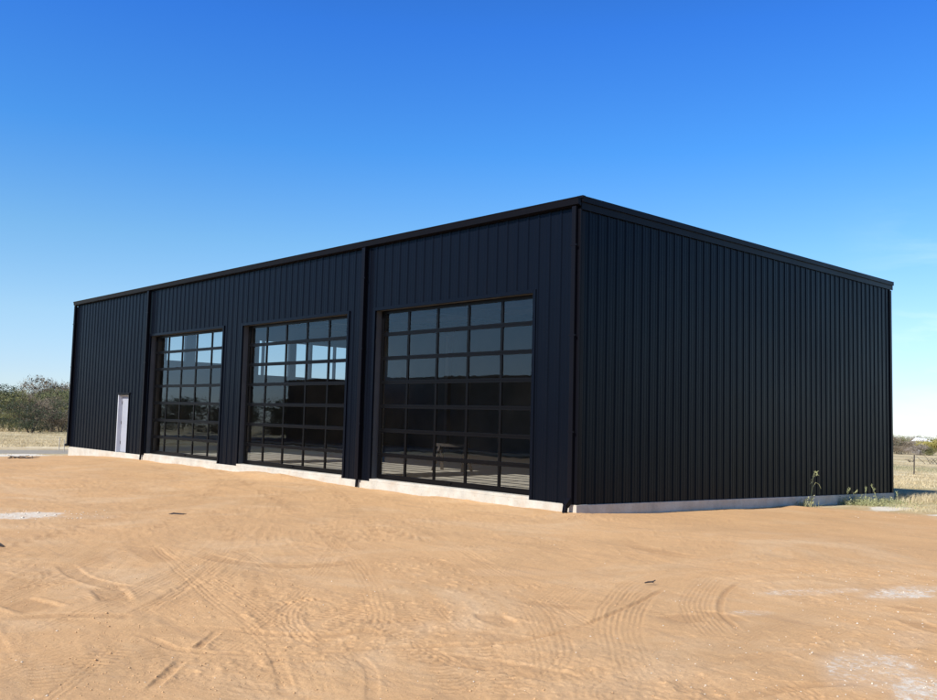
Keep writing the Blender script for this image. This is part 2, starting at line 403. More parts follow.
def ground_mat():
    mt, nt, bs = mat('ground_soil'); p = geopos(nt)
    def at(n): return N(nt, 'ShaderNodeAttribute', attribute_name=n).outputs['Fac']
    big = noise(nt, .22, 5, .6, p, .6); mid = noise(nt, 1.6, 7, .65, p); fin = noise(nt, 42, 5, .75, p); gr = noise(nt, 170, 3, .7, p)
    c = ramp(nt, big, [(.3, (0.627, 0.347, 0.142)), (.5, (0.678, 0.398, 0.172)), (.7, (0.730, 0.454, 0.211))])
    c = mixc(nt, .55, c, ramp(nt, mid, [(.28, (0.461, 0.235, 0.095)), (.5, (0.691, 0.381, 0.159)), (.75, (0.819, 0.504, 0.237))]))
    c = mixc(nt, .5, c, ramp(nt, fin, [(.3, (0.384, 0.202, 0.082)), (.5, (0.678, 0.375, 0.155)), (.72, (0.845, 0.538, 0.267))]))
    c = mixc(nt, .30, c, (.60, .405, .235))
    c = mixc(nt, maths(nt, 'MULTIPLY', ramp(nt, noise(nt, .55, 7, .7, p, .8), [(.46, (0, 0, 0)), (.66, (1, 1, 1))]), .38), c, (.47, .295, .15))
    c = mixc(nt, maths(nt, 'MULTIPLY', ramp(nt, noise(nt, .33, 6, .7, p, 1.2), [(.50, (0, 0, 0)), (.72, (1, 1, 1))]), .45), c, (.74, .54, .33))
    mq = N(nt, 'ShaderNodeMapping'); mq.inputs['Rotation'].default_value = (0, 0, .55); mq.inputs['Scale'].default_value = (.5, 5, 1); nt.links.new(p, mq.inputs[0])
    c = mixc(nt, maths(nt, 'MULTIPLY', ramp(nt, noise(nt, 1.3, 7, .7, mq.outputs[0], .5), [(.52, (0, 0, 0)), (.68, (1, 1, 1))]), .42), c, (.43, .27, .15))
    spk = ramp(nt, gr, [(.28, (.5, .45, .4)), (.42, (1, 1, 1)), (.70, (1, 1, 1)), (.8, (1.35, 1.4, 1.45))])
    c = mixc(nt, .8, c, spk, 'MULTIPLY')
    c = mixc(nt, maths(nt, 'MULTIPLY', at('tracks'), .42), c, (.40, .22, .10))
    # pale chips
    cell = maths(nt, 'SUBTRACT', maths(nt, 'MULTIPLY', at('chips'), .62), maths(nt, 'ADD', maths(nt, 'MULTIPLY', noise(nt, 17, 6, .75, p), .75), maths(nt, 'MULTIPLY', noise(nt, 3, 4, .6, p), .35)))
    cm = maths(nt, 'MULTIPLY', maths(nt, 'MULTIPLY', maths(nt, 'ADD', cell, .24), 6.0, True), .88)
    cm = maths(nt, 'MAXIMUM', cm, maths(nt, 'MULTIPLY', at('chips'), .22))
    c = mixc(nt, cm, c, mixc(nt, noise(nt, 9, 4, vec=p), (.62, .54, .42), (.86, .81, .70)))
    # field
    fb = noise(nt, .35, 8, .7, p); ff = noise(nt, 5, 6, .75, p)
    straw = ramp(nt, maths(nt, 'ADD', maths(nt, 'MULTIPLY', fb, .6), maths(nt, 'MULTIPLY', ff, .4)), [(.36, (.34, .23, .115)), (.48, (.52, .40, .215)), (.62, (.80, .70, .48))])
    grn = ramp(nt, ff, [(.35, (.19, .18, .075)), (.65, (.38, .34, .17))])
    fld = mixc(nt, maths(nt, 'MULTIPLY', at('lush'), .95, True), straw, grn)
    gv = ramp(nt, ff, [(.3, (.26, .235, .19)), (.7, (.38, .345, .28))])
    fld = mixc(nt, at('gravel'), fld, gv)
    fld = mixc(nt, cm, fld, mixc(nt, ff, (.62, .56, .46), (.84, .80, .70)))
    c = mixc(nt, at('soil'), fld, mixc(nt, 1.0, c, (.93, .95, .97), 'MULTIPLY'))
    nt.links.new(c, bs.inputs['Base Color']); bs.inputs['Roughness'].default_value = .95; bs.inputs['Specular IOR Level'].default_value = .15
    hb = maths(nt, 'ADD', maths(nt, 'MULTIPLY', fin, 1.0), maths(nt, 'MULTIPLY', gr, .3))
    bump(nt, bs, maths(nt, 'ADD', hb, maths(nt, 'MULTIPLY', mid, 2.0)), .8, .010)
    return mt
me.materials.append(ground_mat())

# ------------------------------------------------------------------ the building
L, W, Hf, Hb, ZB = 27.139, 15.561, 5.968, 6.173, -.40
PER = .3048
PROF = [(-.034, 0), (-.014, .022), (.014, .022), (.034, 0), (.085, 0), (.093, .005), (.111, .005), (.119, 0), (.185, 0), (.193, .005), (.211, .005), (.219, 0)]
def prof_pts(a, b, off):
    """rib profile between a and b, first major rib centred at off"""
    pts = []
    k0 = int(math.floor((a-off)/PER))-1; k1 = int(math.ceil((b-off)/PER))+1
    for k in range(k0, k1+1):
        for s, h in PROF: pts.append((off+k*PER+s, h))
    ins = [q for q in pts if a < q[0] < b]
    def hat(s):
        for (s0, h0), (s1, h1) in zip(pts[:-1], pts[1:]):
            if s0 <= s <= s1: return h0+(h1-h0)*(s-s0)/(s1-s0)
        return 0
    return [(a, hat(a))]+ins+[(b, hat(b))]
def ribbed(mb, a, b, off, z0, z1, place):
    ps = prof_pts(a, b, off); vs = []; fs = []
    for s, h in ps: vs += [place(s, h, z0(s)), place(s, h, z1(s))]
    for k in range(len(ps)-1): fs.append((2*k, 2*k+2, 2*k+3, 2*k+1))
    mb.add(vs, fs)
B = empty('metal_warehouse', (0, 0, 0)); tag(B, 'long black corrugated metal workshop with three glazed overhead doors on a pale concrete footing', 'building')
DO = [(-6.566, -1.206), (-13.185, -7.746), (-19.767, -14.423)]     # right, middle, left overhead doors
DH, FZ = 4.263, .062
ML, MR, MH = -22.361, -21.39, 2.15
T = .22      # wall thickness
c = lambda v: (lambda s: v)
# front wall
w = MB(); pf = lambda s, h, z: (s, -h, z)
fo = -.19
ops = sorted([(a, b, DH) for a, b in DO]+[(ML, MR, MH)])
x = -L
for a, b, t in ops:
    ribbed(w, x, a, fo, c(0), c(Hf), pf); ribbed(w, a, b, fo, c(t), c(Hf), pf); x = b
ribbed(w, x, 0, fo, c(0), c(Hf), pf)
w.build('front_wall', M['panel'], B)
# right wall: its foot follows the footing down towards the back
zr = lambda s: ZB*s/W
zt = lambda s: Hf+(Hb-Hf)*s/W
w = MB(); ribbed(w, 0, W, .2864, zr, zt, lambda s, h, z: (h, s, z)); w.build('side_wall', M['panel'], B)
w = MB(); ribbed(w, -L, 0, 0, c(ZB), c(Hb), lambda s, h, z: (s, W+h, z)); w.build('back_wall', M['panel'], B)
# far end wall with a strip of openings high up
w = MB(); pl = lambda s, h, z: (-L-h, s, z)
holes = [(2.2, 3.52), (3.9, 4.8), (5.26, 7.3), (8.55, 8.80), (8.86, 10.29), (10.65, 11.47), (11.60, 13.0), (13.06, 15.1)]
y = 0
def zlo(a): return 3.85 if a < 8 else 3.42
def zhi(a): return 5.75 if a < 8 else 5.10
for a, b in holes:
    ribbed(w, y, a, 0, c(0), zt, pl); ribbed(w, a, b, 0, c(0), c(zlo(a)), pl); ribbed(w, a, b, 0, c(zhi(a)), zt, pl); y = b
ribbed(w, y, W, 0, c(0), zt, pl)
w.build('end_wall', M['panel'], B)
for a, b in holes:
    w = MB(); w.add([(-L+.06, a+.01, zlo(a)+.01), (-L+.06, b-.01, zlo(a)+.01), (-L+.06, b-.01, zhi(a)-.01), (-L+.06, a+.01, zhi(a)-.01)], [(0, 1, 2, 3)]); w.build('added_dim_pane', M['dimming_glass'], B)  # tinted panes added to dim the sky seen through the openings
# inner liner sheets (wall thickness)
w = MB(); g = .004
x = -L+T
for a, b, t in ops:
    w.box((x, g, FZ+.002), (a, T, Hf-.02)); w.box((a+.001, g, t), (b-.001, T, Hf-.02)); x = b
w.box((x, g, FZ+.002), (-g, T, Hf-.02))
w.box((-T, T+.001, FZ+.002), (-g, W-T, Hf-.02))
w.box((-L+g, W-T+.001, FZ+.002), (-g, W-g, Hf+.1))
y = T+.001
for a, b in holes:
    if a > y: w.box((-L+g, y, FZ+.002), (-L+T, a, Hf-.02))
    w.box((-L+g, a+.001, FZ+.002), (-L+T, b-.001, zlo(a))); w.box((-L+g, a+.001, zhi(a)), (-L+T, b-.001, Hf-.02)); y = b
w.box((-L+g, y, FZ+.002), (-L+T, W-T, Hf-.02))
w.build('wall_liner', M['liner'], B)
# roof
w = MB(); ov = .03
zz = lambda yy: Hf+.13+(Hb-Hf)*yy/W
w.add([(-L-ov, -ov, zz(-ov)), (ov, -ov, zz(-ov)), (ov, W+ov, zz(W+ov)), (-L-ov, W+ov, zz(W+ov)),
       (-L-ov, -ov, zz(-ov)-.06), (ov, -ov, zz(-ov)-.06), (ov, W+ov, zz(W+ov)-.06), (-L-ov, W+ov, zz(W+ov)-.06)],
      [(0,1,2,3),(7,6,5,4),(0,4,5,1),(1,5,6,2),(2,6,7,3),(3,7,4,0)])
w.build('roof', M['trim'], B)
# gutter along the front eave, a folded box with a rolled lip
w = MB(); g0, g1 = Hf-.07, Hf+.10
w.add([(-L-.16, -.04, g0), (.05, -.04, g0), (.05, -.13, g0+.03), (-L-.16, -.13, g0+.03), (.05, -.15, g1-.03), (-L-.16, -.15, g1-.03),
       (.05, -.165, g1), (-L-.16, -.165, g1), (.05, -.125, g1), (-L-.16, -.125, g1), (.05, -.04, g1-.02), (-L-.16, -.04, g1-.02)],
      [(0,1,2,3),(3,2,4,5),(5,4,6,7),(7,6,8,9),(9,8,10,11),(11,10,1,0),(1,10,8,6,4,2),(0,3,5,7,9,11)])
w.build('gutter', M['trim'], B)
# rake trim down the right and left ends: two steps
def rake(xs, name):
    w = MB()
    for (o0, o1, lo, hi) in ((.026, .050, -.13, .015), (.026, .085, .015, .135)):
        x0, x1 = (xs+o0, xs+o1) if xs == 0 else (xs-o1, xs-o0)
        if xs != 0 and lo < 0: lo = -.08
        ya, yb = -.02, W+.12
        w.add([(x0, ya, zz(ya)-.13+lo), (x1, ya, zz(ya)-.13+lo), (x1, yb, zz(yb)-.13+lo), (x0, yb, zz(yb)-.13+lo),
               (x0, ya, zz(ya)-.13+hi), (x1, ya, zz(ya)-.13+hi), (x1, yb, zz(yb)-.13+hi), (x0, yb, zz(yb)-.13+hi)],
              [(0,3,2,1),(4,5,6,7),(0,1,5,4),(1,2,6,5),(2,3,7,6),(3,0,4,7)])
    w.build(name, M['trim'], B)
rake(0, 'rake_trim'); rake(-L, 'rake_trim')
w = MB(); w.box((-L-.03, W+.034, Hb-.1), (.03, W+.12, Hb+.13)); w.build('eave_trim', M['trim'], B)
w = MB(); w.box((-.07, -.045, Hf+.09), (.09, .05, Hf+.145)); w.build('trim_cap', M['trim'], B, .01)
# corner trims
def corner(xa, xb, ya, yb, z0, z1):
    w = MB(); w.box((xa, ya, z0), (xb, yb, z1)); return w.build('corner_trim', M['trim'], B, .006)
corner(-.13, .040, -.040, .002, .0, Hf-.12); corner(.002, .040, .004, .10, -.01, Hf-.16)
corner(-L-.04, -L+.11, -.040, .002, .0, Hf-.12); corner(.002, .040, W-.10, W+.04, ZB, Hb-.15)
# door surrounds
w = MB()
for a, b, t in ops:
    e = .075 if t > 3 else .04
    w.box((a-e, -.037, .001), (a+.006, .02, t+e)); w.box((b-.006, -.037, .001), (b+e, .02, t+e)); w.box((a+.007, -.038, t-.006), (b-.007, .02, t+e))
w.build('opening_trim', M['panel'], B, .004)
# footing: outer upstand plus the raised sill in each door opening
w = MB()
w.box((-L-.05, -.05, -1.3), (.05, .30, -.001))
w.add([(.0, .301, -1.6), (.05, .301, -1.6), (.05, W+.05, -1.8), (0, W+.05, -1.8), (0, .301, zr(.3)-.001), (.05, .301, zr(.3)-.001), (.05, W+.05, zr(W+.05)-.001), (0, W+.05, zr(W+.05)-.001)],
      [(0,3,2,1),(4,5,6,7),(0,1,5,4),(1,2,6,5),(2,3,7,6),(3,0,4,7)])
w.box((-L-.05, .301, -1.6), (-L+.3, W+.05, -.002)); w.box((-L+.301, W-.3, -1.6), (-.001, W+.05, ZB-.001))
for a, b in DO: w.box((a-.0, -.047, -.0005), (b+.0, .45, FZ-.002))
w.build('footing', M['concrete'], B, .006)
w = MB(); w.box((-L+.301, .301, -.2), (-.002, W-.301, FZ-.004)); w.build('floor_slab', M['floor'], B)

# downspouts with kicked-out elbows
def spout(xc, wd=.13, dp=.12, end='stub'):
    o = empty('downspout', (0, 0, 0)); o.parent = B
    w = MB(); y0, y1 = -.040-dp, -.040
    w.box((xc-wd/2, y0, .03), (xc+wd/2, y1, Hf-.07)); w.build('pipe', M['trim'], o, .008)
    w = MB()
    if end == 'stub': w.bar((xc-.02, -.10, .10), (xc-.02, -.12, -.17), .055, .055, (1, 0, 0))
    elif end == 'left': w.bar((xc, -.10, .09), (xc-.22, -.11, .05), .10, .09)
    else: w.bar((xc, -.10, .10), (xc-.02, -.21, -.02), .11, .10, (1, 0, 0)); w.bar((xc-.02, -.20, .01), (xc-.02, -.23, -.16), .075, .08, (1, 0, 0))
    w.build('elbow', M['trim'], o, .006)
    for z in (1.4, 3.3, 5.1):
        w = MB(); w.box((xc-wd/2-.03, y0-.003, z), (xc+wd/2+.03, y0+.03, z+.03)); w.build('strap', M['trim'], o)
spout(-.075, .10, .085, 'kick'); spout(-6.97); spout(-19.88); spout(-L-.02, .12, .10, 'left')

# overhead doors
def odoor(a, b, lab):
    o = empty('overhead_door', (0, 0, 0)); o.parent = B; o['label'] = lab
    y0, y1 = .17, .215; e = .045
    f = MB(); gl = MB(); z0 = FZ+.004; n, ncol = 7, 5
    hz = (DH-z0)/n; A, Bx = a+.03, b-.03
    for k in range(n):
        lo = z0+k*hz+.0015; hi = z0+(k+1)*hz-.0015
        rb = .115 if k == 0 else .046; rt = .046 if k < n-1 else .08
        f.box((A, y0, lo), (Bx, y1, lo+rb)); f.box((A, y0, hi-rt), (Bx, y1, hi))
        cw = (Bx-A)/ncol
        for j in range(ncol+1):
            hw = .034 if 0 < j < ncol else .05
            xc = A+j*cw+(hw if j == 0 else -hw if j == ncol else 0)
            f.box((xc-hw, y0+.001, lo+rb+.0005), (xc+hw, y1-.001, hi-rt-.0005))
        gl.add([(A+.02, y0+.022, lo+rb-.01), (Bx-.02, y0+.022, lo+rb-.01), (Bx-.02, y0+.022, hi-rt+.01), (A+.02, y0+.022, hi-rt+.01)], [(0, 1, 2, 3)])
    f.build('door_frame', M['frame'], o, .003); gl.build('glass', M['glass'], o)
    t = MB()
    for xx in (a-.03, b-.05):                # tracks inside, curving back under the roof
        t.box((xx, y1+.02, FZ+.01), (xx+.08, y1+.09, DH+.1)); t.bar((xx+.04, y1+.05, DH+.1), (xx+.04, y1+.6, DH+.55), .06); t.bar((xx+.04, y1+.6, DH+.55), (xx+.04, y1+3.6, DH+.6), .06)
    t.box((a+.1, .35, DH+.3), (b-.1, .42, DH+.37)); t.build('track', M['steel'], o)
    s = MB(); s.box((a+.1, y0-.012, z0+.001), (b-.1, y0+.02, z0+.02)); s.build('bottom_seal', M['frame'], o)
    h = MB(); h.box(((a+b)/2-.1, y0-.03, z0+.05), ((a+b)/2+.1, y0+.001, z0+.085)); h.build('handle', M['frame'], o, .004)
odoor(*DO[0], 'glazed black overhead door nearest the building corner'); odoor(*DO[1], 'middle glazed black overhead door of the three'); odoor(*DO[2], 'glazed black overhead door nearest the white man door')
# man door
o = empty('door', (0, 0, 0)); o.parent = B; o['label'] = 'pale grey-white personnel door left of the overhead doors'
w = MB(); w.box((ML+.06, .125, .012), (MR-.05, .17, MH-.05)); w.build('door_panel', M['white_door'], o, .004)
w = MB(); w.box((ML+.007, -.030, .004), (ML+.058, .2, MH-.008)); w.box((MR-.048, .10, .004), (MR-.007, .2, MH-.008)); w.box((ML+.059, .10, MH-.048), (MR-.049, .2, MH-.008)); w.build('door_frame', M['white_frame'], o, .003)
w = MB(); w.tube([(MR-.12, .12, 1.02), (MR-.12, .06, 1.02)], [.025, .028], 8); w.bar((MR-.12, .065, 1.02), (MR-.24, .065, 1.02), .02); w.build('handle', M['frame'], o)
w = MB(); w.box((ML-.05, -.075, MH+.041), (MR+.14, -.001, MH+.075)); w.build('drip_cap', M['trim'], o)
w = MB(); w.box((ML+.05, .10, .002), (MR-.04, .2, .0115)); w.build('threshold', M['steel'], o)
for z in (.3, 1.05, 1.8): w = MB(); w.box((ML+.050, .106, z), (ML+.075, .124, z+.11)); w.build('hinge', M['steel'], o)
# inner steel frame: columns, rafters, purlins
for xx in (-7.0, -13.8, -20.3):
    w = MB()
    for yy in (.5, W-.6): w.box((xx-.1, yy-.11, FZ), (xx+.1, yy+.11, Hf-.1))
    w.box((xx-.08, .3, Hf-.45), (xx+.08, W-.3, Hf-.12)); w.build('steel_frame', M['steel'], B)
for yy in (2.4, 4.6, 6.8, 9, 11.2, 13.4):
    w = MB(); w.box((-L+.25, yy-.03, zz(yy)-.29), (-.25, yy+.03, zz(yy)-.08)); w.build('purlin', M['steel'], B)

# saw-horse and pallet of boards inside behind the right-hand door
_d = ray(452, 471); _p = CAM+_d*((FZ-CAM[2])/_d[2])
t = empty('sawhorse', (_p[0], _p[1], FZ), .3); tag(t, 'low wooden sawhorse standing inside behind the right-hand glazed door', 'sawhorse')
w = MB(); w.box((-.55, -.045, .70), (.55, .045, .79)); w.build('top_rail', M['dark_wood'], t)
for sx in (-1, 1):
    for sy in (-1, 1):
        w = MB(); w.bar((sx*.42, sy*.03, .72), (sx*.5, sy*.27, .0), .09, .04); w.build('leg', M['dark_wood'], t)
t = empty('board_stack', (-3.2, 9.5, FZ), .1); tag(t, 'stack of boards lying deep inside the building behind the right-hand glazed door', 'lumber')
for k in range(4):
    w = MB(); w.box((-1.3+.06*k, -.4, .1+.06*k), (1.3-.04*k, .4, .152+.06*k)); w.build('board', M['wood'], t)
for xx in (-1.1, 1.0): w = MB(); w.box((xx, -.4, 0), (xx+.1, .4, .098)); w.build('bearer', M['wood'], t)

# dark low building across the yard (seen mirrored in the door glass)
O = empty('storage_shed', (-34, -24, 0)); tag(O, 'low dark metal shed across the yard that shows mirrored in the door glass', 'shed')
sh = 4.05; w = MB()
ribbed(w, -15.5, 15.5, 0, c(-1.0), c(sh), lambda s, h, z: (s, h, z)); ribbed(w, -15.5, 15.5, 0, c(-1.0), c(sh+.3), lambda s, h, z: (s, -10-h, z))
for sx in (-1, 1): ribbed(w, -10, 0, 0, c(-1.0), c(sh+.05), lambda s, h, z, q=sx: (q*(15.5+h), s, z))
w.build('wall', M['panel'], O)
w = MB(); w.add([(-15.8, .3, sh), (15.8, .3, sh), (15.8, -10.3, sh+.35), (-15.8, -10.3, sh+.35), (-15.8, .3, sh+.12), (15.8, .3, sh+.12), (15.8, -10.3, sh+.47), (-15.8, -10.3, sh+.47)],
      [(0,3,2,1),(4,5,6,7),(0,1,5,4),(1,2,6,5),(2,3,7,6),(3,0,4,7)]); w.build('roof', M['trim'], O)
for xx in (-10, -3.5, 3.5, 10): w = MB(); w.box((xx-2, .036, -.6), (xx+2, .08, 3.1)); w.build('door', M['trim'], O)

w = MB(); w.add([(-58, -24.2, -.9), (-6, -24.2, -.6), (-6, -16.5, -.16), (-58, -16.5, -.16)], [(0, 1, 2, 3)])
xs_ = np.linspace(-58, -6, 40); ys_ = np.linspace(-24.3, -16.2, 8); w = MB()
vs = [(x, y, float(hbase(x, y))+.10) for y in ys_ for x in xs_]
w.add(vs, [(r_*40+c_, r_*40+c_+1, (r_+1)*40+c_+1, (r_+1)*40+c_) for r_ in range(7) for c_ in range(39)])
o = w.build('added_dark_yard', simple('dark_yard_sheet', (.05, .05, .05), .85, 0, .3, .2, 2)); tag(o, kind='structure')  # unseen dark paving, added to darken what the door glass reflects
# ------------------------------------------------------------------ trees
def crown_mesh(h, wd, n, leaf, seed, bare=0.0, low=.12):
    """irregular crown: leaf clumps spread over several lobes, with twigs poking out"""
    r = np.random.default_rng(seed); nl = 9
    lob = []
    for k in range(nl):
        a = r.uniform(0, 2*math.pi); q = r.uniform(.0, .34)*wd; zc = h*r.uniform(low+.12, .82)
        lob.append((q*math.cos(a), q*math.sin(a), zc, wd*r.uniform(.16, .30), h*r.uniform(.12, .22)))
    C = []
    ncl = n//16
    for k in range(ncl):
        cx, cy, cz_, rw, rh = lob[r.integers(nl)]
        d = r.normal(size=3); d /= np.linalg.norm(d); q = r.uniform(.35, 1.05)**.7
        C.append((cx+d[0]*rw*q, cy+d[1]*rw*q, max(.03*h, cz_+d[2]*rh*q)))
    C = np.array(C); idx = r.integers(len(C), size=n)
    P = C[idx]+r.normal(size=(n, 3))*leaf*2.1
    P[:, 2] = np.maximum(P[:, 2], .02*h)
    a = r.normal(size=(n, 3)); a /= np.linalg.norm(a, axis=1)[:, None]
    b = np.cross(a, r.normal(size=(n, 3))); b /= np.linalg.norm(b, axis=1)[:, None]
    s = leaf*r.uniform(.5, 1.3, size=(n, 1)); tw = r.random((n, 1)) < bare
    a = np.where(tw, a*s*2.4+np.array([0, 0, 1])*s*1.2, a*s); b = np.where(tw, b*s*.13, b*s*.6)
    V = np.stack([P-a, P+b*1.0, P+a, P-b], 1).reshape(-1, 3)
    return V, np.arange(n*4).reshape(-1, 4)
def np_mesh(name, V, Fq, mt):
    me = bpy.data.meshes.new(name); me.vertices.add(len(V)); me.vertices.foreach_set('co', V.astype(np.float32).ravel())
    me.loops.add(Fq.size); me.loops.foreach_set('vertex_index', Fq.astype(np.int32).ravel()); me.polygons.add(len(Fq))
    me.polygons.foreach_set('loop_start', (np.arange(len(Fq))*Fq.shape[1]).astype(np.int32)); me.update(calc_edges=True); me.materials.append(mt)
    return me
def tree(loc, h, wd, kind, label, cat='tree', name='bush', group=None, seed=1, n=4200, leaf=None, bare=.3, low=.05):
    t = empty(name, loc, random.uniform(0, 6)); tag(t, label, cat, group)
    leaf = leaf or h*.021
    V, Fq = crown_mesh(h, wd, n, leaf, seed, bare, low)
    o = bpy.data.objects.new('crown', np_mesh('crown', V, Fq, F[kind])); COL.objects.link(o); o.parent = t
    r = random.Random(seed); w = MB()
    ns = r.choice([2, 3, 4]) if name == 'bush' else 1
    for k in range(ns):
        a = r.uniform(0, 6.28); lean = wd*.16*(1 if ns > 1 else .2)
        p1 = (lean*math.cos(a)*.5, lean*math.sin(a)*.5, h*.3); p2 = (lean*math.cos(a)*1.2, lean*math.sin(a)*1.2, h*.62)
        w.tube([(0, 0, -.3), p1, p2], [h*.022, h*.016, h*.008], 6)
        for q in range(5):
            b = r.uniform(0, 6.28); z = r.uniform(.28, .6)*h; e = wd*r.uniform(.2, .42)
            w.tube([(p1[0], p1[1], z*.9), (e*.6*math.cos(b), e*.6*math.sin(b), z+.12*h), (e*math.cos(b), e*math.sin(b), z+.26*h)], [h*.010, h*.006, h*.003], 4)
    w.build('trunk', M['bark'], t)
    return t
def far(u, dist):
    d = ray(u, 420 if u > 500 else 405); k = dist/math.hypot(d[0], d[1]); x, y = CAM[0]+d[0]*k, CAM[1]+d[1]*k
    return (x, y, float(hbase(x, y)))
# left: brush beyond the field.  (u, dist, height, width, kind, bare, label)
LT = [
 (52, 118, 7.9, 7.0, 'brown', .5, 'tall brown round-crowned tree rising above the brush left of the building', 'tree'),
 (2, 96, 4.9, 8.0, 'olive', .3, 'tall olive green bush at the left edge of the photo', 'bush'),
 (32, 87, 3.9, 7.4, 'dark', .25, 'low dark shadowy thicket bush standing in front of the left brush', 'bush'),
 (20, 108, 5.0, 7.5, 'brown', .6, 'brown leafless bush behind the dark low thicket on the left', 'bush'),
 (38, 104, 4.9, 7.0, 'brown', .35, 'tan brown bush in the middle of the left brush line', 'bush'),
 (8, 92, 2.9, 5.5, 'olive', .45, 'pale olive low shrub in front of the leftmost tall olive bush', 'bush'),
 (52, 93, 3.9, 6.4, 'brown', .5, 'russet brown shrub next to the dark thicket towards the building', 'bush'),
 (62, 92, 4.0, 5.8, 'brown', .55, 'brown shrub close beside the left end of the building', 'bush'),
 (66, 106, 5.7, 6.5, 'green', .2, 'fresh green bush just left of the building end under the tall brown tree', 'bush'),
 (46, 112, 5.3, 6.5, 'green', .25, 'yellowish green bush below and left of the tall brown tree', 'bush'),
 (12, 116, 5.6, 7.0, 'brown', .75, 'thin twiggy bush with a ragged top near the left edge of the photo', 'bush'),
 (30, 118, 5.7, 6.0, 'grey', .85, 'bare grey-purple bush showing over the top of the left brush', 'bush'),
 (-14, 100, 5.4, 8.0, 'dark', .2, 'dark green tree just beyond the left edge of the view', 'tree'),
 (-34, 104, 5.0, 8.0, 'brown', .5, 'brown bush outermost beyond the left edge of the view', 'bush'),
 (78, 100, 5.2, 7.0, 'olive', .3, 'olive bush mostly hidden behind the left end of the building', 'bush'),
]
for k, (u, d, h, wd, kd, br, lab, ct) in enumerate(LT):
    tree(far(u, d), h*.84, wd, kd, lab, ct, 'tree' if ct == 'tree' else 'bush', 'brush beyond the field on the left', 100+k, 9500, h*.0125, br, .02 if ct == 'bush' else .3)
RT = [
 (896, 165, 5.2, 7.0, 'olive', .4, 'pale olive tree touching the right end of the building', 'tree'),
 (908, 160, 4.6, 6.0, 'brown', .5, 'brown round tree between the olive tree and the white roof', 'tree'),
 (901, 152, 2.6, 5.5, 'brown', .6, 'low brown shrub at the foot of the olive tree on the right', 'bush'),
 (920, 150, 3.0, 6.2, 'grey', .6, 'low grey-brown shrub in front of the white-roofed house', 'bush'),
 (932, 158, 4.7, 6.8, 'yellow', .25, 'yellow-green tree right of the white roof', 'tree'),
 (929, 150, 2.4, 4.6, 'olive', .3, 'small dark olive shrub at the foot of the yellow-green tree', 'bush'),
 (945, 156, 4.9, 6.8, 'yellow', .3, 'yellow-green tree on the right edge of the photo', 'tree'),
 (958, 150, 4.3, 6.8, 'brown', .4, 'brown tree outermost beyond the right edge of the view', 'tree'),
 (884, 160, 5.0, 7.0, 'brown', .4, 'brown tree hidden behind the right end of the building', 'tree'),
 (912, 230, 6.3, 12.0, 'grey', .6, 'hazy grey tree far behind the white roof', 'tree'),
 (928, 235, 6.4, 12.0, 'dark', .4, 'distant dark tree behind the yellow-green tree', 'tree'),
]
for k, (u, d, h, wd, kd, br, lab, ct) in enumerate(RT):
    tree(far(u, d), h*.6, wd*.75, kd, lab, ct, 'tree' if ct == 'tree' else 'bush', 'trees along the far edge of the right field', 200+k, 5200, h*.018, br, .02 if ct == 'bush' else .12)
# south-west trees mirrored in the doors
for k, (x, y, h) in enumerate([(-66, -34, 3.6), (-72, -38, 3.9), (-60, -37, 3.6), (-80, -37, 4.2), (-70, -30, 3.4), (-90, -42, 4.6), (-84, -32, 4), (-98, -38, 4.6), (-76, -44, 4.4)]):
    tree((x, y, float(hbase(x, y))), h, 8, 'dark', 'tree across the yard seen only as a reflection in the glass doors', 'tree', 'tree', 'trees across the yard mirrored in the door glass', 300+k, 4000, .12, .3, .0)
# white-roofed house among the right-hand trees
p = far(922, 190); t = empty('house', p, YAW); tag(t, 'small house with a bright white roof among the right-hand trees', 'house')
w = MB(); w.box((-1.1, -1.5, -.5), (1.0, 1.5, 2.3)); w.build('wall', M['house_wall'], t)
w = MB(); zr_ = 2.3
w.add([(-1.25, -1.7, zr_), (1.15, -1.7, zr_-.1), (1.15, 1.7, zr_-.1), (-1.25, 1.7, zr_), (-1.25, 0, zr_+.75), (.8, 0, zr_+.5)], [(0,1,5,4),(2,3,4,5),(0,4,3),(1,2,5),(0,3,2,1)]); w.build('roof', M['roof_white'], t)
w = MB(); w.box((-.4, -1.55, .9), (.3, -1.502, 1.7)); w.build('window', M['frame'], t)

# fence line across the right-hand field
fence_uv = [(897, 470), (914, 476.5), (934, 471), (958, 478)]
t = None
fp = [gpt(914, 474.5)]
dirf = np.array([.92, -.25]); 
t = empty('wire_fence', tuple(fp[0])); tag(t, 'sparse wire fence with thin dark posts crossing the right-hand field', 'fence')
posts = []
for k in range(-3, 4):
    dx, dy = dirf*k*6.5; z = float(hbase(fp[0][0]+dx, fp[0][1]+dy))-fp[0][2]
    w = MB(); w.bar((dx, dy, z-.2), (dx+.03, dy, z+1.15), .05); w.build('post', M['dark_wood'], t); posts.append((dx, dy, z))
for a, b in zip(posts[:-1], posts[1:]):
    for hh in (.5, 1.0):
        w = MB(); w.bar((a[0], a[1], a[2]+hh), (b[0], b[1], b[2]+hh), .012); w.build('wire', M['wire'], t)
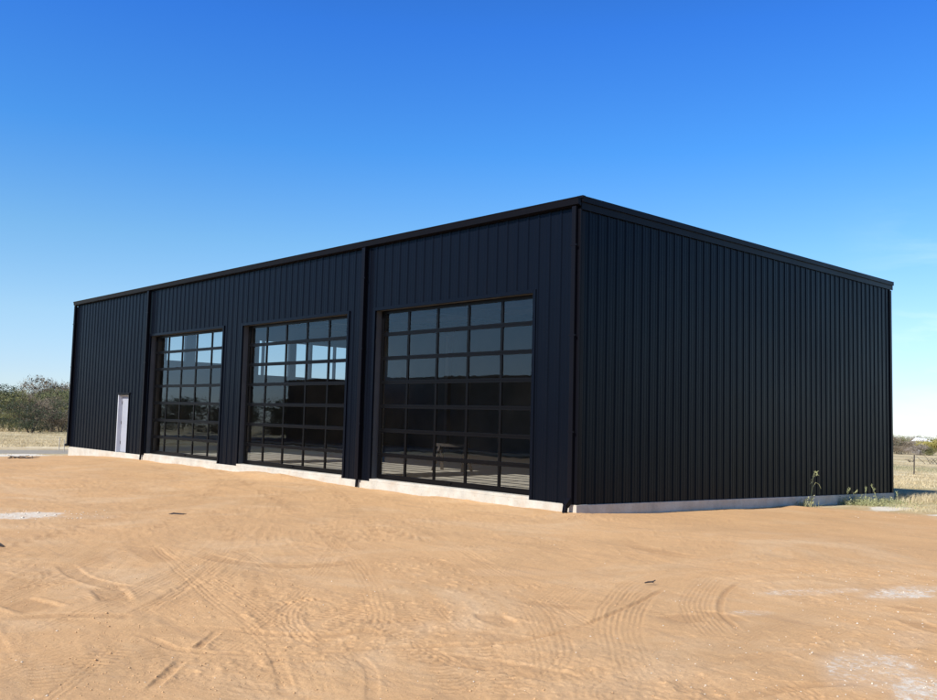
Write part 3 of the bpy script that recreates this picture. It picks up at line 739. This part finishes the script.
# bare branches lying in the right field
def branch(u, v, sc, lab, seed):
    p = gpt(u, v); r = random.Random(seed); w = MB()
    for k in range(9):
        a = r.uniform(0, 3.14); l = sc*r.uniform(.5, 1.2); x0 = r.uniform(-.6, .6)*sc
        w.tube([(x0, 0, 0), (x0+l*.5*math.cos(a), r.uniform(-.3, .3), l*.45), (x0+l*math.cos(a), r.uniform(-.5, .5), l*.75*math.sin(a)+.1)], [.026, .018, .008], 5)
    o = w.build('fallen_branch', M['bark'], None); o.location = tuple(p); tag(o, lab, 'branch')
branch(932, 464, 1.2, 'bare fallen branches lying in the pale grass at the right edge', 3)
branch(911, 462, .5, 'small bare branch lying in the pale grass near the building side', 5)

# stakes by the left end of the building
def stake(u, v0, v1, lab, wd=.04):
    p = gpt(u, v1); d = math.hypot(p[0]-CAM[0], p[1]-CAM[1]); h = (v1-v0)/FPX*d
    w = MB(); w.box((-wd/2, -wd/2, -.1), (wd/2, wd/2, h-.04)); 
    w.add([(-wd/2, -wd/2, h-.04), (wd/2, -wd/2, h-.04), (wd/2, wd/2, h-.04), (-wd/2, wd/2, h-.04), (0, 0, h)], [(0,1,4),(1,2,4),(2,3,4),(3,0,4)])
    o = w.build('survey_stake', M['pale_stake']); o.location = tuple(p); tag(o, lab, 'stake', 'survey stakes')
stake(59, 438, 449.5, 'pale thin survey stake just left of the building end', .03)
stake(64, 440, 451, 'shorter pale survey stake between its taller twin and the building end', .026)
stake(26, 409, 431, 'pale tall stake in front of the dark thicket on the left', .05)

# ------------------------------------------------------------------ small things on the dirt
def near_mesh(name, loc, mb, mt, lab, cat, rz=0, group=None):
    o = mb.build(name, mt); o.location = loc; o.rotation_euler.z = rz; return tag(o, lab, cat, group)
p = gpt(650, 583.5); w = MB(); w.tube([(-.06, 0, .006), (-.02, .01, .014), (.03, .0, .02), (.065, .01, .038)], [.007, .010, .010, .005], 6); w.tube([(.02, 0, .018), (.045, -.03, .01)], [.006, .003], 5)
near_mesh('stick', tuple(p), w, M['dark_wood'], 'short dark stick lying on the bare dirt right of centre', 'stick', YAW)
p = gpt(178, 515); w = MB(); w.add([(-.15, -.05, .0), (.10, -.06, .0), (.14, .04, .0), (-.1, .06, .01), (-.15, -.05, .02), (.10, -.06, .03), (.14, .04, .02), (-.1, .06, .035)], [(0,3,2,1),(4,5,6,7),(0,1,5,4),(1,2,6,5),(2,3,7,6),(3,0,4,7)])
near_mesh('scrap_board', tuple(p), w, M['dark_wood'], 'flat dark scrap lying on the dirt in front of the left overhead door', 'scrap', YAW)
p = gpt(-1, 547); w = MB(); w.tube([(-.06, 0, .01), (0, .02, .025), (.06, 0, .01)], [.015, .028, .012], 6)
near_mesh('clod', tuple(p), w, M['dark_wood'], 'dark clod on the dirt at the left edge of the photo', 'clod', YAW)
p = gpt(24, 458.5); w = MB(); 
for k in range(12): 
    a = random.uniform(0, 6.28); w.tube([(random.uniform(-.6, .6), random.uniform(-.2, .2), 0), (random.uniform(-.7, .7), random.uniform(-.2, .2), random.uniform(.03, .12))], [.018, .008], 4)
near_mesh('brush_litter', tuple(p), w, M['dark_wood'], 'small heap of dark twigs on the dirt beside the white gravel on the left', 'twigs', YAW)
# scattered pebbles and limestone chips
def pebble_mesh(pts, sizes, name, mt, lab, cat):
    V = []; Fq = []
    base = np.array([(1, 0, 0), (0, 1, 0), (-1, 0, 0), (0, -1, 0), (0, 0, 1), (0, 0, -1)], float)
    tri = np.array([(0,1,4),(1,2,4),(2,3,4),(3,0,4),(1,0,5),(2,1,5),(3,2,5),(0,3,5)])
    for k, (p, s) in enumerate(zip(pts, sizes)):
        q = base*(s*rng.uniform(.6, 1.3, (6, 1)))*np.array([1, rng.uniform(.6, 1), .55]); a = rng.uniform(0, 6.28)
        q = q @ np.array([[math.cos(a), -math.sin(a), 0], [math.sin(a), math.cos(a), 0], [0, 0, 1]])
        V.append(q+p+np.array([0, 0, s*.2])); Fq.append(tri+6*k)
    o = bpy.data.objects.new(name, np_mesh(name, np.vstack(V), np.vstack(Fq), mt)); COL.objects.link(o); tag(o, lab, cat, kind='stuff')
from mathutils.bvhtree import BVHTree
def ground_z(xs, ys):
    """height of the built ground mesh by looking up the polar grid"""
    dx = np.asarray(xs)-CAM[0]; dy = np.asarray(ys)-CAM[1]; r = np.hypot(dx, dy)
    a = (az0-np.arctan2(dy, dx)+math.pi) % (2*math.pi)-math.pi
    ia = np.clip(np.round((np.degrees(a)+33.5)/.08).astype(int), 0, len(fine)-1); ir = np.clip(np.searchsorted(rr, r), 0, NR-1)
    return H[ir, ia]
P = []; Sz = []
def scat(u0, u1, v0, v1, n, s0, s1):
    for k in range(n):
        g_ = gpt(random.uniform(u0, u1), random.uniform(v0, v1)); P.append(g_); Sz.append(random.uniform(s0, s1)*random.random()**.5+.003)
scat(800, 990, 570, 700, 170, .004, .013); scat(-60, 110, 510, 520, 110, .010, .028); scat(850, 990, 505, 518, 90, .006, .018); scat(650, 940, 560, 700, 70, .004, .010)
scat(-30, 970, 520, 700, 110, .004, .010); scat(-60, 60, 453.5, 457, 90, .02, .05)
P = np.array(P); P[:, 2] = ground_z(P[:, 0], P[:, 1])
pebble_mesh(P, Sz, 'limestone_chips', simple('limestone', (.70, .62, .49), .85, 0, .2, .15, 20), 'white limestone chips scattered over the tan dirt', 'chips')
P = []; Sz = []
scat(-40, 980, 520, 705, 1100, .004, .010); scat(60, 320, 560, 700, 260, .004, .012); scat(560, 600, 512, 520, 20, .01, .03)
P = np.array(P); P[:, 2] = ground_z(P[:, 0], P[:, 1])
pebble_mesh(P, Sz, 'soil_clods', simple('soil_clod', (.58, .37, .19), .95, 0, .1, .25, 20), 'small tan soil clods scattered over the dirt yard', 'clods')

# ------------------------------------------------------------------ grass
def blades(pts, hs, wds, lean=.5):
    n = len(pts); a = rng.uniform(0, 6.28, n); l = rng.normal(0, lean, (n, 2))
    p = np.asarray(pts); h = np.asarray(hs)[:, None]; wv = np.stack([np.cos(a), np.sin(a), 0*a], 1)*np.asarray(wds)[:, None]
    t1 = np.hstack([l*h*.4, h*.6]); t2 = np.hstack([l*h, h])
    V = np.stack([p-wv, p+wv, p+t1+wv*.7, p+t1-wv*.7, p+t2+wv*.1, p+t2-wv*.1], 1).reshape(-1, 3)
    b = np.arange(n)[:, None]*6; Fq = np.concatenate([b+np.array([0, 1, 2, 3]), b+np.array([3, 2, 4, 5])])
    return V, Fq
def grass_obj(name, pts, h0, h1, wd, mt, lab, cat, lean=.5):
    n = len(pts); V, Fq = blades(pts, rng.uniform(h0, h1, n), np.full(n, wd), lean)
    o = bpy.data.objects.new(name, np_mesh(name, V, Fq, mt)); COL.objects.link(o); return o
def field_pts(u0, u1, v0, v1, n, clump=6, spread=.25):
    out = []
    for k in range(n//clump):
        g_ = gpt(random.uniform(u0, u1), random.uniform(v0, v1))
        for q in range(clump): out.append((g_[0]+random.gauss(0, spread), g_[1]+random.gauss(0, spread), g_[2]))
    out = np.array(out); out[:, 2] = ground_z(out[:, 0], out[:, 1])-.01; return out
pts = field_pts(-40, 78, 430.5, 447, 14000, 8, .5)
o = grass_obj('dry_grass', pts, .03, .12, .009, M['straw'], '', ''); tag(o, 'cut dry straw-coloured grass covering the field on the left', 'grass', kind='stuff')
pts = field_pts(-40, 78, 428.6, 431.5, 3500, 8, 1.0)
o = grass_obj('tall_grass', pts, .25, .7, .035, M['straw'], '', ''); tag(o, 'taller pale grass fringe at the foot of the left brush', 'grass', kind='stuff')
pts = field_pts(888, 970, 456, 488, 12000, 8, .5)
o = grass_obj('field_grass', pts, .03, .12, .010, M['straw'], '', ''); tag(o, 'pale dry grass covering the field on the right', 'grass', kind='stuff')
pts = field_pts(896, 975, 497, 512, 2600, 10, .12)
o = grass_obj('verge_grass', pts, .03, .12, .004, M['straw'], '', ''); tag(o, 'short sparse straw grass on the dirt past the right rear corner of the building', 'grass', kind='stuff')
pts = field_pts(897, 985, 497.5, 503, 2600, 12, .10)
o = grass_obj('rough_grass', pts, .10, .26, .005, M['straw'], '', ''); tag(o, 'taller rough dry grass bordering the building shadow past the rear corner', 'grass', kind='stuff')
# tufts of weeds at the foot of the right wall
def wallpt(u, off):
    d = ray(u, 480); t_ = (off-CAM[0])/d[0]; y = CAM[1]+d[1]*t_
    return np.array([off, y, ground_z([off], [y])[0]])
def tuft(u, v, n, h, spread, lab, name='weed_clump', stalks=0, seed=1, mt='weed', group=None):
    r = random.Random(seed); g_ = wallpt(u, v)
    t = empty(name, tuple(g_)); tag(t, lab, 'plant', group)
    pts = np.array([(r.gauss(0, spread), r.gauss(0, spread*.5), -.01) for _ in range(n)])
    V, Fq = blades(pts, rng.uniform(.3*h, h, n), np.full(n, .007), .75)
    nl = n*2; P = np.stack([rng.normal(0, spread*1.05, nl), rng.normal(0, spread*.6, nl), np.abs(rng.normal(0, h*.45, nl))], 1)
    a = rng.normal(size=(nl, 3)); a /= np.linalg.norm(a, axis=1)[:, None]; b = np.cross(a, rng.normal(size=(nl, 3))); b /= np.linalg.norm(b, axis=1)[:, None]
    V2 = np.stack([P-a*.03, P+b*.012, P+a*.03, P-b*.012], 1).reshape(-1, 3)
    F2 = np.arange(nl*4).reshape(-1, 4)+len(V)
    o = bpy.data.objects.new('leaves', np_mesh('leaves', np.vstack([V, V2]), np.vstack([Fq, F2]), M[mt])); COL.objects.link(o); o.parent = t
    for k in range(stalks):
        w = MB(); x0 = r.uniform(-spread, spread)*1.3; y0 = r.uniform(-.1, .1); l = r.uniform(-.3, .3); hh = h*r.uniform(1.5, 2.1)
        w.tube([(x0, y0, 0), (x0+l*.3, y0, hh*.5), (x0+l, y0+.05, hh)], [.006, .005, .003], 5)
        for q in range(7): z = hh*(.75+.04*q); xx = x0+l*(.55+.07*q); w.tube([(xx, y0, z), (xx+r.uniform(-.05, .05), y0+.02, z+.06)], [.008, .004], 4)
        w.build('stalk', M['weed'], t)
    return t
tuft(872, .62, 300, .27, .42, 'large light-green weed clump at the foot of the right wall near its rear corner', stalks=2, seed=2)
tuft(858, .40, 170, .22, .28, 'medium pale-green weed clump just left of the largest one at the right wall foot', stalks=1, seed=3)
tuft(889, .45, 130, .22, .32, 'low yellowish weed clump at the rear corner of the right wall', stalks=1, seed=4)
tuft(845, .22, 60, .22, .14, 'small weed with one long leaning stalk at the foot of the right wall', stalks=1, seed=6)
tuft(804, .22, 60, .26, .16, 'small weed sprig at the foot of the tall curling weed', stalks=0, seed=5)
# tall curling weed
g_ = wallpt(811, .20); t = empty('tall_weed', tuple(g_)); tag(t, 'tall thin weed with a drooping seed head against the black right wall', 'plant')
rx = Rv
def pp(a, z): return (a*.8*rx[0], a*.8*rx[1], z*.82)
w = MB(); w.tube([pp(0, 0), pp(.01, .35), pp(.05, .62), pp(.16, .78), pp(.27, .72), pp(.33, .58)], [.008, .008, .007, .006, .005, .004], 6)
w.tube([pp(.01, .3), pp(.03, .75), pp(.10, 1.05), pp(.16, 1.14), pp(.2, 1.1)], [.007, .006, .005, .004, .003], 6); w.build('stalk', M['weed'], t)
w = MB(); hp = [(.03, .75), (.065, .92), (.10, 1.05), (.16, 1.14), (.2, 1.1), (.215, 1.02)]
w.tube([pp(*q) for q in hp], [.012]*len(hp), 6)
for k in range(38):
    f_ = random.uniform(0, len(hp)-1.001); i_ = int(f_); a = hp[i_][0]+(hp[i_+1][0]-hp[i_][0])*(f_-i_); z = hp[i_][1]+(hp[i_+1][1]-hp[i_][1])*(f_-i_)
    w.tube([pp(a, z), pp(a+random.uniform(-.08, .08), z+random.uniform(-.07, .06))], [.009, .003], 4)
w.build('seed_head', M['weed'], t)
w = MB()
for k in range(8): a = random.uniform(-.12, .12); w.tube([pp(0, .03), pp(a, .2+random.random()*.15), pp(a*1.8, .22+random.random()*.1)], [.008, .007, .002], 4)
w.build('leaf', M['weed'], t)

# ------------------------------------------------------------------ light
SE, SAZ = 40.0, 1.5      # elevation; azimuth of the sun west of the facade's normal
sd = bpy.data.lights.new('sun', 'SUN'); so = bpy.data.objects.new('sun', sd); COL.objects.link(so)
sd.energy = 4.6; sd.angle = rad(.53); sd.color = (1.0, .955, .88)
to = Vector((-math.sin(rad(SAZ))*math.cos(rad(SE)), -math.cos(rad(SAZ))*math.cos(rad(SE)), math.sin(rad(SE))))
so.rotation_euler = to.to_track_quat('Z', 'Y').to_euler()
wd = bpy.data.worlds.new('World'); S.world = wd; wd.use_nodes = True; nt = wd.node_tree
bg = nt.nodes['Background']; sky = nt.nodes.new('ShaderNodeTexSky'); sky.sky_type = 'NISHITA'; sky.sun_disc = False
sky.sun_elevation = rad(SE); sky.sun_rotation = math.pi+rad(SAZ); sky.air_density = 1.0; sky.dust_density = .35; sky.ozone_density = 3.0; sky.altitude = 300
tc = N(nt, 'ShaderNodeTexCoord'); sp = N(nt, 'ShaderNodeSeparateXYZ'); nt.links.new(tc.outputs['Generated'], sp.inputs[0])
cb = N(nt, 'ShaderNodeCombineXYZ'); nt.links.new(sp.outputs[0], cb.inputs[0]); nt.links.new(sp.outputs[1], cb.inputs[1])
nt.links.new(maths(nt, 'MAXIMUM', maths(nt, 'ADD', sp.outputs[2], .024), .004), cb.inputs[2]); nt.links.new(cb.outputs[0], sky.inputs[0])
# thin cirrus low in the north
mp = N(nt, 'ShaderNodeMapping'); mp.inputs['Scale'].default_value = (1.6, 1.6, 9); nt.links.new(tc.outputs['Generated'], mp.inputs[0])
cn = noise(nt, 3.2, 7, .6, mp.outputs[0], .4)
nrm = maths(nt, 'MULTIPLY', ramp(nt, cn, [(.48, (0, 0, 0)), (.72, (1, 1, 1))]), ramp(nt, sp.outputs[2], [(.0, (1, 1, 1)), (.12, (.8, .8, .8)), (.24, (0, 0, 0))]))
dirn = ramp(nt, maths(nt, 'ADD', maths(nt, 'MULTIPLY', sp.outputs[0], .5), .5), [(.30, (0, 0, 0)), (.40, (1, 1, 1))])
cf = maths(nt, 'MULTIPLY', maths(nt, 'MULTIPLY', nrm, dirn), .8)
tint = ramp(nt, sp.outputs[2], [(.0, (.46, .47, .55)), (.04, (.46, .48, .55)), (.10, (.47, .53, .56)), (.185, (.36, .53, .60)), (.29, (.19, .47, .72)), (.41, (.13, .395, .79)), (.47, (.12, .36, .72)), (.62, (.065, .20, .42)), (.9, (.045, .12, .26))])
vm = N(nt, 'ShaderNodeVectorMath', operation='MULTIPLY'); nt.links.new(sky.outputs[0], vm.inputs[0]); nt.links.new(tint, vm.inputs[1])
v2 = N(nt, 'ShaderNodeVectorMath', operation='SCALE'); nt.links.new(vm.outputs[0], v2.inputs[0]); v2.inputs['Scale'].default_value = 2.0   # deep, clear autumn sky
skc = mixc(nt, cf, v2.outputs[0], (8.0, 8.8, 9.0))
nt.links.new(skc, bg.inputs[0]); bg.inputs[1].default_value = .11
S.view_settings.view_transform = 'Standard'; S.view_settings.look = 'None'; S.view_settings.gamma = 1; S.view_settings.exposure = .42
S.view_settings.use_curve_mapping = False
S.cycles.max_bounces = 10; S.cycles.transparent_max_bounces = 12
